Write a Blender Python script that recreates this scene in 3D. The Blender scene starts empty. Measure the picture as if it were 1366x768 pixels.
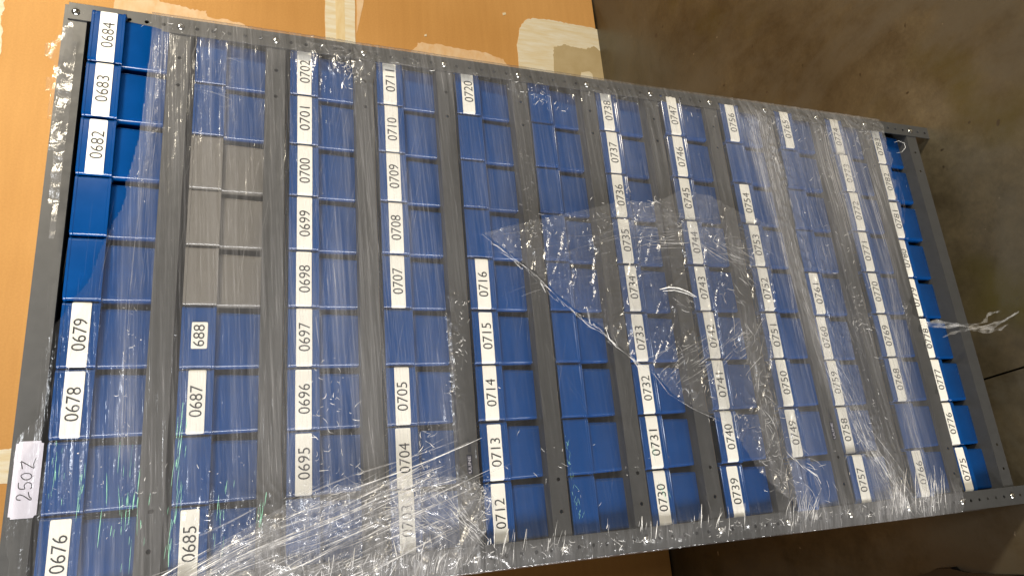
import bpy, bmesh, math, random
import numpy as np
from mathutils import Vector, Matrix
from mathutils.geometry import tessellate_polygon
random.seed(7); rng = np.random.default_rng(7)
S = bpy.context.scene; COL = S.collection

# ------------------------------------------------------------------ camera
H = 1.872                                    # height of the top bolts above the floor
RT = Vector((-0.084, -0.344, -0.935)); UP = Vector((0.954, -0.300, 0.025)); BK = Vector((-0.289, -0.890, 0.354))
BK.normalize(); UP = (UP - BK*UP.dot(BK)).normalized(); RT = UP.cross(BK)
CAM = Vector((0.1018, -1.0924, H - 0.2677)); FPX = 928.0
cd = bpy.data.cameras.new('camera'); cam = bpy.data.objects.new('camera', cd); COL.objects.link(cam)
M = Matrix((RT, UP, BK)).transposed().to_4x4(); M.translation = CAM
cam.matrix_world = M
cd.sensor_width = 36; cd.lens = FPX/1366*36; cd.clip_start = 0.02; cd.clip_end = 100
S.camera = cam
# ------------------------------------------------------------------ world and lamps
W = bpy.data.worlds.new('World'); S.world = W; W.use_nodes = True
W.node_tree.nodes['Background'].inputs[0].default_value = (1.0, 0.86, 0.68, 1)
W.node_tree.nodes['Background'].inputs[1].default_value = 0.08
def area(name, loc, tgt, sx, sy, power, col):
    l = bpy.data.lights.new(name, 'AREA'); l.shape = 'RECTANGLE'; l.size = sx; l.size_y = sy
    l.energy = power; l.color = col
    o = bpy.data.objects.new(name, l); COL.objects.link(o); o.location = loc
    o.rotation_euler = (Vector(tgt)-Vector(loc)).to_track_quat('-Z', 'Y').to_euler(); return o
area('aisle_lamp', (3.4, -3.2, 3.6), (0.8, 0.9, 1.1), 0.4, 1.1, 245, (1.0, 0.88, 0.68))
area('front_fill', (1.2, -1.9, 3.4), (0.4, 0, 1.0), 0.6, 0.25, 6, (1.0, 0.96, 0.92))  # weak fill added from the front, not a known fitting
area('far_bay_lamp', (0.9, -4.6, 4.7), (0.5, 0, 0.5), 0.6, 0.6, 78, (0.94, 0.97, 1.0))
strip = area('edge_highlight_strip', (-1.9, -1.35, 1.6), (0.5, -0.15, 1.6), 0.75, 3.1, 30, (1.0, 0.98, 0.96))  # tall strip added out of view to put highlights on the bin edges
strip.data.spread = math.radians(62)
S.view_settings.view_transform = 'Standard'; S.view_settings.look = 'None'
S.view_settings.exposure = 0; S.view_settings.gamma = 1
S.render.engine = 'CYCLES'
S.cycles.transparent_max_bounces = 32; S.cycles.max_bounces = 8

# ------------------------------------------------------------------ helpers
def at(u, v, y=0.0):
    """the point on the upright plane Y = y that stands behind a place in the photograph"""
    d = RT*((u-683)/FPX) + UP*(-(v-384)/FPX) - BK
    return CAM + d*((y-CAM.y)/d.y)
def at_floor(u, v, z=0.0):
    d = RT*((u-683)/FPX) + UP*(-(v-384)/FPX) - BK
    return CAM + d*((z-CAM.z)/d.z)
def tag(o, label=None, cat=None, group=None, kind=None):
    if label: o['label'] = label
    if cat: o['category'] = cat
    if group: o['group'] = group
    if kind: o['kind'] = kind
    return o
def link(name, me, parent=None, loc=None):
    o = bpy.data.objects.new(name, me); COL.objects.link(o)
    if parent: o.parent = parent
    if loc is not None: o.location = loc
    return o
def empty(name, loc=(0, 0, 0)):
    return link(name, None, loc=loc)
def mesh_np(name, V, F, mat, smooth=False):
    me = bpy.data.meshes.new(name); V = np.asarray(V, dtype=np.float32); F = np.asarray(F, dtype=np.int32)
    me.vertices.add(len(V)); me.vertices.foreach_set('co', V.ravel())
    k = F.shape[1]; me.loops.add(F.size); me.loops.foreach_set('vertex_index', F.ravel())
    me.polygons.add(len(F)); me.polygons.foreach_set('loop_start', np.arange(0, F.size, k, dtype=np.int32))
    if smooth: me.polygons.foreach_set('use_smooth', np.ones(len(F), dtype=bool))
    me.update(calc_edges=True); me.materials.append(mat); return me
def bm_mesh(name, bm, mat, smooth=None):
    bmesh.ops.recalc_face_normals(bm, faces=bm.faces)
    me = bpy.data.meshes.new(name); bm.to_mesh(me); bm.free(); me.materials.append(mat)
    if smooth is not None:
        for p in me.polygons: p.use_smooth = True
        me.set_sharp_from_angle(angle=math.radians(smooth))
    return me
def box(bm, a, b, bev=0):
    r = bmesh.ops.create_cube(bm, size=1)
    for v in r['verts']: v.co = Vector([(a[i]+b[i])/2 + v.co[i]*(b[i]-a[i]) for i in range(3)])
    if bev: bmesh.ops.bevel(bm, geom=list({e for v in r['verts'] for e in v.link_edges}), offset=bev, segments=1, affect='EDGES')
def plate(bm, x0, x1, z0, z1, y0, y1, holes, r, n=10):
    """an upright sheet-metal strip with round holes punched right through it"""
    outer = [Vector((x0, z0, 0)), Vector((x1, z0, 0)), Vector((x1, z1, 0)), Vector((x0, z1, 0))]
    loops = [outer] + [[Vector((hx+r*math.cos(2*math.pi*i/n), hz+r*math.sin(2*math.pi*i/n), 0)) for i in range(n)] for hx, hz in holes]
    tris = tessellate_polygon(loops); flat = [p for l in loops for p in l]
    A = [bm.verts.new((p.x, y0, p.y)) for p in flat]; B = [bm.verts.new((p.x, y1, p.y)) for p in flat]
    for t in tris:
        if len(set(t)) < 3: continue
        try: bm.faces.new([A[i] for i in t]); bm.faces.new([B[i] for i in reversed(t)])
        except ValueError: pass
    k = 0
    for l in loops:
        m = len(l)
        for i in range(m):
            j = (i+1) % m; bm.faces.new((A[k+i], A[k+j], B[k+j], B[k+i]))
        k += m
def vnoise(x, y, seed=0):
    """smooth value noise, -1..1"""
    def hsh(i, j):
        n = (i*374761393 + j*668265263 + seed*144665) & 0xffffffff
        n = ((n ^ (n >> 13))*1274126177) & 0xffffffff
        return ((n ^ (n >> 16)) & 0xffff)/32767.5-1
    xi = np.floor(x).astype(np.int64); yi = np.floor(y).astype(np.int64); fx = x-xi; fy = y-yi
    fx = fx*fx*(3-2*fx); fy = fy*fy*(3-2*fy)
    return (hsh(xi, yi)*(1-fx)+hsh(xi+1, yi)*fx)*(1-fy) + (hsh(xi, yi+1)*(1-fx)+hsh(xi+1, yi+1)*fx)*fy
def project(P):
    d = P-np.array(CAM); x = d@np.array(RT); y = d@np.array(UP); z = -(d@np.array(BK))
    return 683+FPX*x/z, 384-FPX*y/z

# ------------------------------------------------------------------ materials
def mat(name):
    m = bpy.data.materials.new(name); m.use_nodes = True; nt = m.node_tree
    return m, nt, nt.nodes, nt.nodes['Principled BSDF']
def N(nt, t, **k):
    n = nt.nodes.new(t)
    for a, b in k.items():
        if a.startswith('i_'):
            key = a[2:].replace('_', ' '); n.inputs[int(key) if key.isdigit() else key].default_value = b
        else: setattr(n, a, b)
    return n
def ramp(nt, src, stops):
    r = nt.nodes.new('ShaderNodeValToRGB'); e = r.color_ramp.elements
    while len(e) < len(stops): e.new(0.5)
    for s, (p, c) in zip(e, stops): s.position = p; s.color = (*c, 1) if len(c) == 3 else c
    nt.links.new(src, r.inputs[0]); return r
def simple(name, col, rough=0.5, metal=0, var=0.12, scale=30, bump=0.0, spec=0.5, rvar=0.1):
    m, nt, nd, b = mat(name)
    tc = N(nt, 'ShaderNodeTexCoord'); oi = N(nt, 'ShaderNodeObjectInfo')
    ns = N(nt, 'ShaderNodeTexNoise', i_Scale=scale, i_Detail=6.0, i_Roughness=0.65)
    add = N(nt, 'ShaderNodeVectorMath', operation='ADD')
    nt.links.new(tc.outputs['Object'], add.inputs[0])
    sc = N(nt, 'ShaderNodeVectorMath', operation='SCALE'); sc.inputs[3].default_value = 13
    cb = N(nt, 'ShaderNodeCombineXYZ')
    for i in range(3): nt.links.new(oi.outputs['Random'], cb.inputs[i])
    nt.links.new(cb.outputs[0], sc.inputs[0]); nt.links.new(sc.outputs[0], add.inputs[1]); nt.links.new(add.outputs[0], ns.inputs['Vector'])
    r = ramp(nt, ns.outputs[0], [(0.3, tuple(c*(1-var) for c in col)), (0.7, tuple(min(1, c*(1+var)) for c in col))])
    nt.links.new(r.outputs[0], b.inputs['Base Color'])
    mr = N(nt, 'ShaderNodeMapRange', i_3=max(0, rough-rvar), i_4=min(1, rough+rvar)); nt.links.new(ns.outputs[0], mr.inputs[0]); nt.links.new(mr.outputs[0], b.inputs['Roughness'])
    b.inputs['Metallic'].default_value = metal; b.inputs['Specular IOR Level'].default_value = spec
    if bump:
        bp = N(nt, 'ShaderNodeBump', i_Strength=bump, i_Distance=0.001); nt.links.new(ns.outputs[0], bp.inputs['Height']); nt.links.new(bp.outputs[0], b.inputs['Normal'])
    return m
M_blue = simple('blue_polypropylene', (0.0002, 0.050, 0.205), 0.17, var=0.10, scale=22, bump=0.03, rvar=0.04)
M_lip = simple('blue_polypropylene_label_lip', (0.0002, 0.049, 0.200), 0.17, var=0.08, scale=22, bump=0.03, rvar=0.04)
M_grey = simple('grey_polypropylene', (0.175, 0.162, 0.143), 0.18, var=0.06, scale=18, bump=0.03, rvar=0.04)
M_steel = simple('grey_painted_steel', (0.056, 0.056, 0.055), 0.42, var=0.08, scale=55, bump=0.12)
M_zinc = simple('zinc_bolt', (0.75, 0.74, 0.7), 0.22, metal=1, scale=200)
M_paper = simple('white_label_paper', (0.90, 0.875, 0.79), 0.55, var=0.03, scale=40)
M_stick = simple('white_sticker', (0.60, 0.58, 0.66), 0.35, var=0.02, scale=40)
M_ink = simple('black_ink', (0.012, 0.012, 0.014), 0.5, var=0.1)
M_navy = simple('dark_print', (0.012, 0.014, 0.03), 0.4, var=0.1)
M_dark = simple('black_plastic', (0.012, 0.011, 0.010), 0.3, var=0.2, scale=30, bump=0.4)

def wall_mat():
    m, nt, nd, b = mat('tan_drywall_paper')
    tc = N(nt, 'ShaderNodeTexCoord')
    n1 = N(nt, 'ShaderNodeTexNoise', i_Scale=1.1, i_Detail=3.0); n2 = N(nt, 'ShaderNodeTexNoise', i_Scale=140.0, i_Detail=5.0)
    mp = N(nt, 'ShaderNodeMapping'); mp.inputs['Scale'].default_value = (0.4, 1, 5)
    n3 = N(nt, 'ShaderNodeTexNoise', i_Scale=6.0, i_Detail=5.0, i_Roughness=0.6)
    nt.links.new(tc.outputs['Object'], n1.inputs['Vector']); nt.links.new(tc.outputs['Object'], n2.inputs['Vector'])
    nt.links.new(tc.outputs['Object'], mp.inputs[0]); nt.links.new(mp.outputs[0], n3.inputs['Vector'])
    r = ramp(nt, n1.outputs[0], [(0.3, (0.62, 0.31, 0.080)), (0.7, (0.76, 0.41, 0.13))])
    r3 = ramp(nt, n3.outputs[0], [(0.35, (0.93, 0.91, 0.88)), (0.7, (1, 1, 1))])
    r2 = ramp(nt, n2.outputs[0], [(0.35, (0.95, 0.93, 0.9)), (0.65, (1, 1, 1))])
    mx = N(nt, 'ShaderNodeMix', data_type='RGBA', blend_type='MULTIPLY', i_0=1.0); mx2 = N(nt, 'ShaderNodeMix', data_type='RGBA', blend_type='MULTIPLY', i_0=1.0)
    nt.links.new(r.outputs[0], mx.inputs[6]); nt.links.new(r3.outputs[0], mx.inputs[7]); nt.links.new(mx.outputs[2], mx2.inputs[6]); nt.links.new(r2.outputs[0], mx2.inputs[7])
    nt.links.new(mx2.outputs[2], b.inputs['Base Color']); b.inputs['Roughness'].default_value = 0.75
    bp = N(nt, 'ShaderNodeBump', i_Strength=0.1, i_Distance=0.001); nt.links.new(n2.outputs[0], bp.inputs['Height']); nt.links.new(bp.outputs[0], b.inputs['Normal'])
    return m
M_wall = wall_mat()
def compound(name, c0, c1, stretch):
    m, nt, nd, b = mat(name)
    tc = N(nt, 'ShaderNodeTexCoord'); mp = N(nt, 'ShaderNodeMapping'); mp.inputs['Scale'].default_value = stretch
    n1 = N(nt, 'ShaderNodeTexNoise', i_Scale=9.0, i_Detail=7.0, i_Roughness=0.6)
    nt.links.new(tc.outputs['Object'], mp.inputs[0]); nt.links.new(mp.outputs[0], n1.inputs['Vector'])
    r = ramp(nt, n1.outputs[0], [(0.35, c0), (0.62, c1)]); nt.links.new(r.outputs[0], b.inputs['Base Color']); b.inputs['Roughness'].default_value = 0.8
    bp = N(nt, 'ShaderNodeBump', i_Strength=0.35, i_Distance=0.002); nt.links.new(n1.outputs[0], bp.inputs['Height']); nt.links.new(bp.outputs[0], b.inputs['Normal'])
    return m
M_cream = compound('joint_compound', (0.80, 0.66, 0.40), (0.88, 0.82, 0.66), (6, 1, 0.8))
M_pale = compound('thin_joint_compound', (0.80, 0.50, 0.24), (0.86, 0.62, 0.38), (1.5, 1, 3))
M_buff = compound('bare_buff_board', (0.52, 0.40, 0.21), (0.58, 0.46, 0.26), (1, 1, 1))
M_strip = compound('tape_line_compound', (0.80, 0.60, 0.30), (0.86, 0.70, 0.42), (1, 1, 4))

def floor_mat():
    m, nt, nd, b = mat('stained_concrete'); L = nt.links.new
    tc = N(nt, 'ShaderNodeTexCoord')
    n1 = N(nt, 'ShaderNodeTexNoise', i_Scale=1.7, i_Detail=6.0, i_Roughness=0.62, i_Distortion=0.6)
    n2 = N(nt, 'ShaderNodeTexNoise', i_Scale=9.0, i_Detail=8.0, i_Roughness=0.7)
    n3 = N(nt, 'ShaderNodeTexNoise', i_Scale=90.0, i_Detail=5.0, i_Roughness=0.7)
    n4 = N(nt, 'ShaderNodeTexNoise', i_Scale=3.3, i_Detail=2.0)
    n5 = N(nt, 'ShaderNodeTexNoise', i_Scale=26.0, i_Detail=2.0)
    for n in (n1, n2, n3, n4, n5): L(tc.outputs['Object'], n.inputs['Vector'])
    a = ramp(nt, n1.outputs[0], [(0.3, (0.040, 0.031, 0.017)), (0.5, (0.068, 0.054, 0.031)), (0.72, (0.105, 0.087, 0.054))])
    c = ramp(nt, n2.outputs[0], [(0.30, (0.50, 0.48, 0.46)), (0.5, (1, 1, 1)), (0.70, (1.45, 1.42, 1.36))])
    mx = N(nt, 'ShaderNodeMix', data_type='RGBA', blend_type='MULTIPLY', i_0=0.85); L(a.outputs[0], mx.inputs[6]); L(c.outputs[0], mx.inputs[7])
    f = ramp(nt, n3.outputs[0], [(0.3, (0.82, 0.82, 0.82)), (0.65, (1.1, 1.1, 1.1))])
    mx2 = N(nt, 'ShaderNodeMix', data_type='RGBA', blend_type='MULTIPLY', i_0=0.8); L(mx.outputs[2], mx2.inputs[6]); L(f.outputs[0], mx2.inputs[7])
    g = ramp(nt, n4.outputs[0], [(0.56, (0, 0, 0)), (0.74, (1, 1, 1))])
    mx3 = N(nt, 'ShaderNodeMix', data_type='RGBA'); L(g.outputs[0], mx3.inputs[0]); L(mx2.outputs[2], mx3.inputs[6]); mx3.inputs[7].default_value = (0.056, 0.045, 0.010, 1)
    dk = ramp(nt, n5.outputs[0], [(0.715, (0, 0, 0)), (0.745, (1, 1, 1))])
    mx4 = N(nt, 'ShaderNodeMix', data_type='RGBA'); L(dk.outputs[0], mx4.inputs[0]); L(mx3.outputs[2], mx4.inputs[6]); mx4.inputs[7].default_value = (0.03, 0.02, 0.012, 1)
    n6 = N(nt, 'ShaderNodeTexNoise', i_Scale=38.0, i_Detail=3.0); mpf = N(nt, 'ShaderNodeMapping'); mpf.inputs['Location'].default_value = (7, 3, 1)
    L(tc.outputs['Object'], mpf.inputs[0]); L(mpf.outputs[0], n6.inputs['Vector'])
    gr = ramp(nt, n6.outputs[0], [(0.735, (0, 0, 0)), (0.76, (1, 1, 1))])
    mx5 = N(nt, 'ShaderNodeMix', data_type='RGBA'); L(gr.outputs[0], mx5.inputs[0]); L(mx4.outputs[2], mx5.inputs[6]); mx5.inputs[7].default_value = (0.34, 0.28, 0.20, 1)
    n7 = N(nt, 'ShaderNodeTexNoise', i_Scale=0.9, i_Detail=7.0, i_Roughness=0.7, i_Distortion=1.5); L(mpf.outputs[0], n7.inputs['Vector'])
    g7 = ramp(nt, n7.outputs[0], [(0.47, (0, 0, 0)), (0.60, (0.7, 0.7, 0.7))])
    mx6 = N(nt, 'ShaderNodeMix', data_type='RGBA'); L(g7.outputs[0], mx6.inputs[0]); L(mx5.outputs[2], mx6.inputs[6]); mx6.inputs[7].default_value = (0.082, 0.073, 0.054, 1)
    L(mx6.outputs[2], b.inputs['Base Color'])
    rr = N(nt, 'ShaderNodeMapRange', i_3=0.22, i_4=0.55); L(n2.outputs[0], rr.inputs[0]); L(rr.outputs[0], b.inputs['Roughness'])
    bp = N(nt, 'ShaderNodeBump', i_Strength=0.25, i_Distance=0.003); L(n2.outputs[0], bp.inputs['Height'])
    bp2 = N(nt, 'ShaderNodeBump', i_Strength=0.2, i_Distance=0.0008); L(n3.outputs[0], bp2.inputs['Height']); L(bp.outputs[0], bp2.inputs['Normal']); L(bp2.outputs[0], b.inputs['Normal'])
    return m
M_floor = floor_mat()

def film_mat(name, haze_gain, angle, base=0.03, tint=(0.80, 0.79, 0.80), crk=1.0):
    """clear stretch film: mostly see-through, milky where layers and stretch streaks add up ('wrap_layers' = number of layers)"""
    m = bpy.data.materials.new(name); m.use_nodes = True; nt = m.node_tree; L = nt.links.new
    nt.nodes.clear()
    out = N(nt, 'ShaderNodeOutputMaterial'); tc = N(nt, 'ShaderNodeTexCoord')
    at_ = N(nt, 'ShaderNodeAttribute', attribute_name='wrap_layers')
    def streak(sx, sz, ang, det):
        mp0 = N(nt, 'ShaderNodeMapping'); mp0.inputs['Rotation'].default_value = (0, ang, 0)
        mp = N(nt, 'ShaderNodeMapping'); mp.inputs['Scale'].default_value = (sx, 1, sz)
        n = N(nt, 'ShaderNodeTexNoise', i_Scale=1.0, i_Detail=det, i_Roughness=0.6, i_Distortion=0.25)
        L(tc.outputs['Object'], mp0.inputs[0]); L(mp0.outputs[0], mp.inputs[0]); L(mp.outputs[0], n.inputs['Vector']); return n
    s1 = streak(5, 260, angle, 3.0); s2 = streak(2.2, 60, angle*0.6+0.02, 5.0); s3 = streak(11, 420, angle*1.5, 2.0)
    r1 = ramp(nt, s1.outputs[0], [(0.50, (0, 0, 0)), (0.80, (1, 1, 1))])
    r2 = ramp(nt, s2.outputs[0], [(0.32, (0, 0, 0)), (0.78, (1, 1, 1))])
    r3 = ramp(nt, s3.outputs[0], [(0.62, (0, 0, 0)), (0.72, (1, 1, 1))])
    def math_(op, a, b_):
        n = N(nt, 'ShaderNodeMath', operation=op)
        for i, q in enumerate((a, b_)):
            if isinstance(q, (int, float)): n.inputs[i].default_value = q
            else: L(q, n.inputs[i])
        return n.outputs[0]
    h = math_('ADD', math_('MULTIPLY', r1.outputs[0], 0.75), math_('MULTIPLY', r2.outputs[0], 0.50))
    h = math_('ADD', h, math_('MULTIPLY', r3.outputs[0], 0.75)); h = math_('ADD', h, 0.16)
    h = math_('MULTIPLY', h, at_.outputs['Fac']); h = math_('MULTIPLY', h, haze_gain); h = math_('ADD', h, base)
    h = math_('MINIMUM', h, 0.85)
    tr = N(nt, 'ShaderNodeBsdfTransparent'); tr.inputs[0].default_value = (0.985, 0.985, 0.985, 1)
    df = N(nt, 'ShaderNodeBsdfDiffuse'); df.inputs[0].default_value = (*tint, 1)
    tl = N(nt, 'ShaderNodeBsdfTranslucent'); tl.inputs[0].default_value = (*tint, 1)
    gl = N(nt, 'ShaderNodeBsdfGlossy'); gl.inputs[0].default_value = (0.9, 0.9, 0.9, 1); gl.inputs['Roughness'].default_value = 0.16
    nw = N(nt, 'ShaderNodeTexNoise', i_Scale=70.0, i_Detail=3.0, i_Distortion=1.2); L(tc.outputs['Object'], nw.inputs['Vector'])
    bp = N(nt, 'ShaderNodeBump', i_Strength=0.5, i_Distance=0.0012*crk); L(nw.outputs[0], bp.inputs['Height'])
    bp2 = N(nt, 'ShaderNodeBump', i_Strength=0.6, i_Distance=0.0010); L(s1.outputs[0], bp2.inputs['Height']); L(bp.outputs[0], bp2.inputs['Normal'])
    L(bp2.outputs[0], gl.inputs['Normal'])
    m1 = N(nt, 'ShaderNodeMixShader', i_0=0.35); L(df.outputs[0], m1.inputs[1]); L(tl.outputs[0], m1.inputs[2])
    m2 = N(nt, 'ShaderNodeMixShader'); L(h, m2.inputs[0]); L(tr.outputs[0], m2.inputs[1]); L(m1.outputs[0], m2.inputs[2])
    fr = N(nt, 'ShaderNodeFresnel', i_IOR=1.42); L(bp2.outputs[0], fr.inputs['Normal'])
    fm = math_('MINIMUM', math_('MULTIPLY', fr.outputs[0], 1.6), 0.32)
    m3 = N(nt, 'ShaderNodeMixShader'); L(fm, m3.inputs[0]); L(m2.outputs[0], m3.inputs[1]); L(gl.outputs[0], m3.inputs[2])
    L(m3.outputs[0], out.inputs[0]); return m
FAN = -1.15
M_film = film_mat('stretch_film', 0.34, 0.05, base=0.012)
M_flap = film_mat('loose_stretch_film', 0.13, -0.10, base=0.03, crk=2.0)
M_edgefilm = film_mat('bunched_stretch_film', 0.34, FAN, base=0.03, crk=3.0)
def strand_mat(name, col, alpha, rough=0.12):
    m, nt, nd, b = mat(name); L = nt.links.new
    b.inputs['Base Color'].default_value = (*col, 1); b.inputs['Roughness'].default_value = rough
    b.inputs['Specular IOR Level'].default_value = 1.0; b.inputs['Transmission Weight'].default_value = 0.0
    tc = N(nt, 'ShaderNodeTexCoord'); n = N(nt, 'ShaderNodeTexNoise', i_Scale=45.0, i_Detail=3.0); L(tc.outputs['Object'], n.inputs['Vector'])
    mr = N(nt, 'ShaderNodeMapRange', i_1=0.35, i_2=0.65, i_3=alpha*0.12, i_4=min(1, alpha*1.35)); L(n.outputs[0], mr.inputs[0]); L(mr.outputs[0], b.inputs['Alpha'])
    return m
M_strand = strand_mat('film_crease_glint', (0.95, 0.94, 0.92), 0.90)
M_soft = strand_mat('soft_film_crease', (0.70, 0.68, 0.67), 0.16, 0.35)
M_fan = strand_mat('drawn_out_film_fan', (0.95, 0.94, 0.93), 0.85, 0.1)
M_green = strand_mat('green_reflection_crease', (0.42, 0.85, 0.62), 0.70)  # fluorescent lamp reflections put into the crease colour as green

# ------------------------------------------------------------------ setting: floor and wall
WALL_Y = 1.483
ja, jb = at_floor(1305, 508), at_floor(1390, 482)
jd = (jb-ja).normalized(); jn = Vector((-jd.y, jd.x, 0))
def slab(name, s):
    bm = bmesh.new(); o = ja + jn*s*0.0022
    pts = [o-jd*9, o+jd*9, o+jd*9+jn*s*9, o-jd*9+jn*s*9]
    up = [bm.verts.new((p.x, p.y, 0)) for p in pts]; dn = [bm.verts.new((p.x, p.y, -0.12)) for p in pts]
    bm.faces.new(up); bm.faces.new(dn[::-1])
    for i in range(4): bm.faces.new((up[i], up[(i+1) % 4], dn[(i+1) % 4], dn[i]))
    me = bm_mesh(name, bm, M_floor); return tag(link(name, me), kind='structure')
slab('floor', 1); slab('floor', -1)
bm = bmesh.new(); box(bm, (-9, -9, -0.2), (9, 9, -0.06)); tag(link('ground', bm_mesh('ground', bm, M_dark)), kind='structure')
def ribbon_mesh(name, pts, w, mat_, h=0.001):
    bm = bmesh.new(); A = []; B = []
    for i, p in enumerate(pts):
        d = (pts[min(i+1, len(pts)-1)]-pts[max(i-1, 0)]).normalized(); n = Vector((-d.y, d.x, 0)); ww = w*(0.6+0.8*random.random())
        A.append(bm.verts.new(p+n*ww+Vector((0, 0, h)))); B.append(bm.verts.new(p-n*ww+Vector((0, 0, h))))
    for i in range(len(pts)-1): bm.faces.new((A[i], A[i+1], B[i+1], B[i]))
    return bm_mesh(name, bm, mat_)

wall = empty('wall', (1.0, WALL_Y, 0))
tag(wall, 'orange tan unpainted drywall wall with pale joint compound smears, behind the shelving', 'wall')
bm = bmesh.new(); box(bm, (-7, 0, 0.006), (7, 0.1, 4.2), 0.002)
link('drywall_board', bm_mesh('drywall_board', bm, M_wall), wall)
def patch(name, px, mat_, t=0.0012, rag=2.0, sub=7):
    """a smear of joint compound: ragged outline, thin but real thickness, feathered rim"""
    P = [at(u, v, WALL_Y) for u, v in px]; out = []
    for i, a in enumerate(P):
        b = P[(i+1) % len(P)]
        for k in range(sub):
            q = a.lerp(b, k/sub)
            s = rag*0.0022
            q = q + Vector((random.uniform(-s, s), 0, random.uniform(-s, s)))
            out.append(q)
    c = sum(out, Vector())/len(out)
    pts = [Vector((p.x-1.0, p.z, 0)) for p in out]
    bm = bmesh.new()
    F = [bm.verts.new((p.x, -t, p.y)) for p in pts]
    Bk = [bm.verts.new((p.x*1.0+(p.x-(c.x-1))*0.004, 0.0005, p.y+(p.y-c.z)*0.004)) for p in pts]
    for tr in tessellate_polygon([pts]):
        if len(set(tr)) == 3:
            try: bm.faces.new([F[i] for i in tr])
            except ValueError: pass
    n = len(pts)
    for i in range(n): bm.faces.new((F[i], F[(i+1) % n], Bk[(i+1) % n], Bk[i]))
    me = bm_mesh(name, bm, mat_); return link(name, me, wall)
patch('joint_compound', [(-30, -30), (4, -20), (6, 8), (2, 22), (3, 60), (-4, 95), (-30, 100)], M_cream)
patch('joint_compound', [(158, -30), (152, 12), (168, 60), (360, 80), (334, 39), (326, 33), (308, 28), (278, 24), (275, 16), (255, 13), (233, 6), (218, 4), (206, -3), (200, -30)], M_pale)
patch('joint_compound', [(433, -40), (434, 40), (437, 100), (478, 100), (474, 50), (473, -40)], M_cream, 0.0016, 0.6)
patch('joint_tape', [(446, -40), (450, 100), (461, 100), (459, -40)], M_strip, 0.0021, 0.3)
patch('joint_compound', [(475, -40), (476, 45), (484, 10), (488, -40)], M_pale, 0.0010, 0.6)
patch('joint_compound', [(543, 100), (548, 70), (560, 57), (585, 60), (620, 66), (652, 72), (672, 80), (682, 100)], M_pale)
patch('joint_compound', [(694, 140), (690, 60), (693, 38), (701, 27), (712, 25), (735, 27), (752, 31), (770, 34), (799, 40), (812, 130)], M_cream, 0.0016, 1.3)
patch('bare_board', [(742, 140), (738, 75), (738, 64), (752, 60), (766, 64), (782, 66), (792, 62), (803, 72), (811, 140)], M_buff, 0.0022, 1.6)
patch('joint_compound', [(774, 104), (775, 97), (786, 96), (790, 100), (791, 108), (776, 108)], M_cream, 0.0030, 0.6, 3)
patch('joint_compound', [(-30, 603), (12, 598), (32, 596), (60, 596), (60, 640), (24, 641), (10, 644), (-30, 648)], M_cream, 0.0012, 0.8)
patch('joint_compound', [(566, 47), (569, 46), (569, 49), (566, 49)], M_cream, 0.002, 0.2, 2)
patch('joint_compound', [(670, 18), (674, 17), (675, 20), (671, 21)], M_cream, 0.002, 0.2, 2)

# ------------------------------------------------------------------ shelving unit
PITCH = 0.1508; UW = 0.914; UD = 0.305; PW = 0.037
bar_z = [H - i*PITCH for i in range(13)]
unit = empty('shelving_unit', (UW/2, UD/2, 0))
tag(unit, 'tall grey steel shelving unit of twelve bin rows, bolted perforated posts', 'shelf')
O = Vector((UW/2, UD/2, 0))
def part(name, bm, m, parent=unit, smooth=None, off=O):
    for v in bm.verts: v.co -= off
    return link(name, bm_mesh(name, bm, m, smooth), parent)
for side, front in ((1, 1), (0, 1), (1, 0), (0, 0)):
    bm = bmesh.new(); pw = 0.030 if side else PW; x0 = UW-0.0008-pw if side else 0; hx = UW-0.0170 if side else 0.0184
    hs = []
    if front:
        for i in range(13*6+2):
            z = H - i*PITCH/6
            if i % 6 and z > 0.012: hs.append((hx, z))
    y0 = 0 if front else UD
    s = 1 if front else -1
    plate(bm, x0, x0+pw, 0, H+0.0105, y0-0.002*s, y0, hs, 0.0034)
    xs = (UW-0.0026, UW-0.0008) if side else (0, 0.0018)
    box(bm, (xs[0], min(y0+0.0002*s, y0+PW*s), 0), (xs[1], max(y0+0.0002*s, y0+PW*s), H+0.0105))
    part('post', bm, M_steel)
for i, z in enumerate(bar_z):
    bm = bmesh.new()
    ins = 0.0036
    hs = [(x, z-0.001) for x in (0.0755, 0.1265, UW-0.0755, UW-0.1265)]
    if i == 0: hs = []
    plate(bm, ins, UW-ins, z-0.016, z+0.016, 0.0006, 0.0018, hs, 0.0033)
    box(bm, (ins, 0.002, z+0.0148), (UW-ins, UD-0.003, z+0.016))
    box(bm, (ins, UD-0.0028, z-0.016), (UW-ins, UD-0.0014, z+0.0145))
    box(bm, (ins, 0.002, z-0.016), (UW-ins, 0.008, z-0.0148))
    box(bm, (0.0022+ins, 0.010, z-0.016), (0.0034+ins, UD-0.005, z+0.0145)); box(bm, (UW-0.0034-ins, 0.010, z-0.016), (UW-0.0022-ins, UD-0.005, z+0.0145))
    part('shelf', bm, M_steel)
    for hx in (0.0184, UW-0.0170):
        bm = bmesh.new()
        r = bmesh.ops.create_uvsphere(bm, u_segments=14, v_segments=7, radius=0.0062)
        bmesh.ops.delete(bm, geom=[v for v in bm.verts if v.co.z < -1e-4], context='VERTS')
        for v in bm.verts: v.co = Vector((v.co.x+hx, -0.0021-v.co.z*0.62, v.co.y+z))
        part('bolt', bm, M_zinc, smooth=60)
for x0, x1 in ((0.0020, 0.0027), (UW-0.0035, UW-0.0028)):  # unseen sides, added to keep light out of the gaps
    bm = bmesh.new(); box(bm, (x0, 0.004, 0.03), (x1, UD-0.004, H+0.009)); part('added_side_panel', bm, M_steel)
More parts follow.
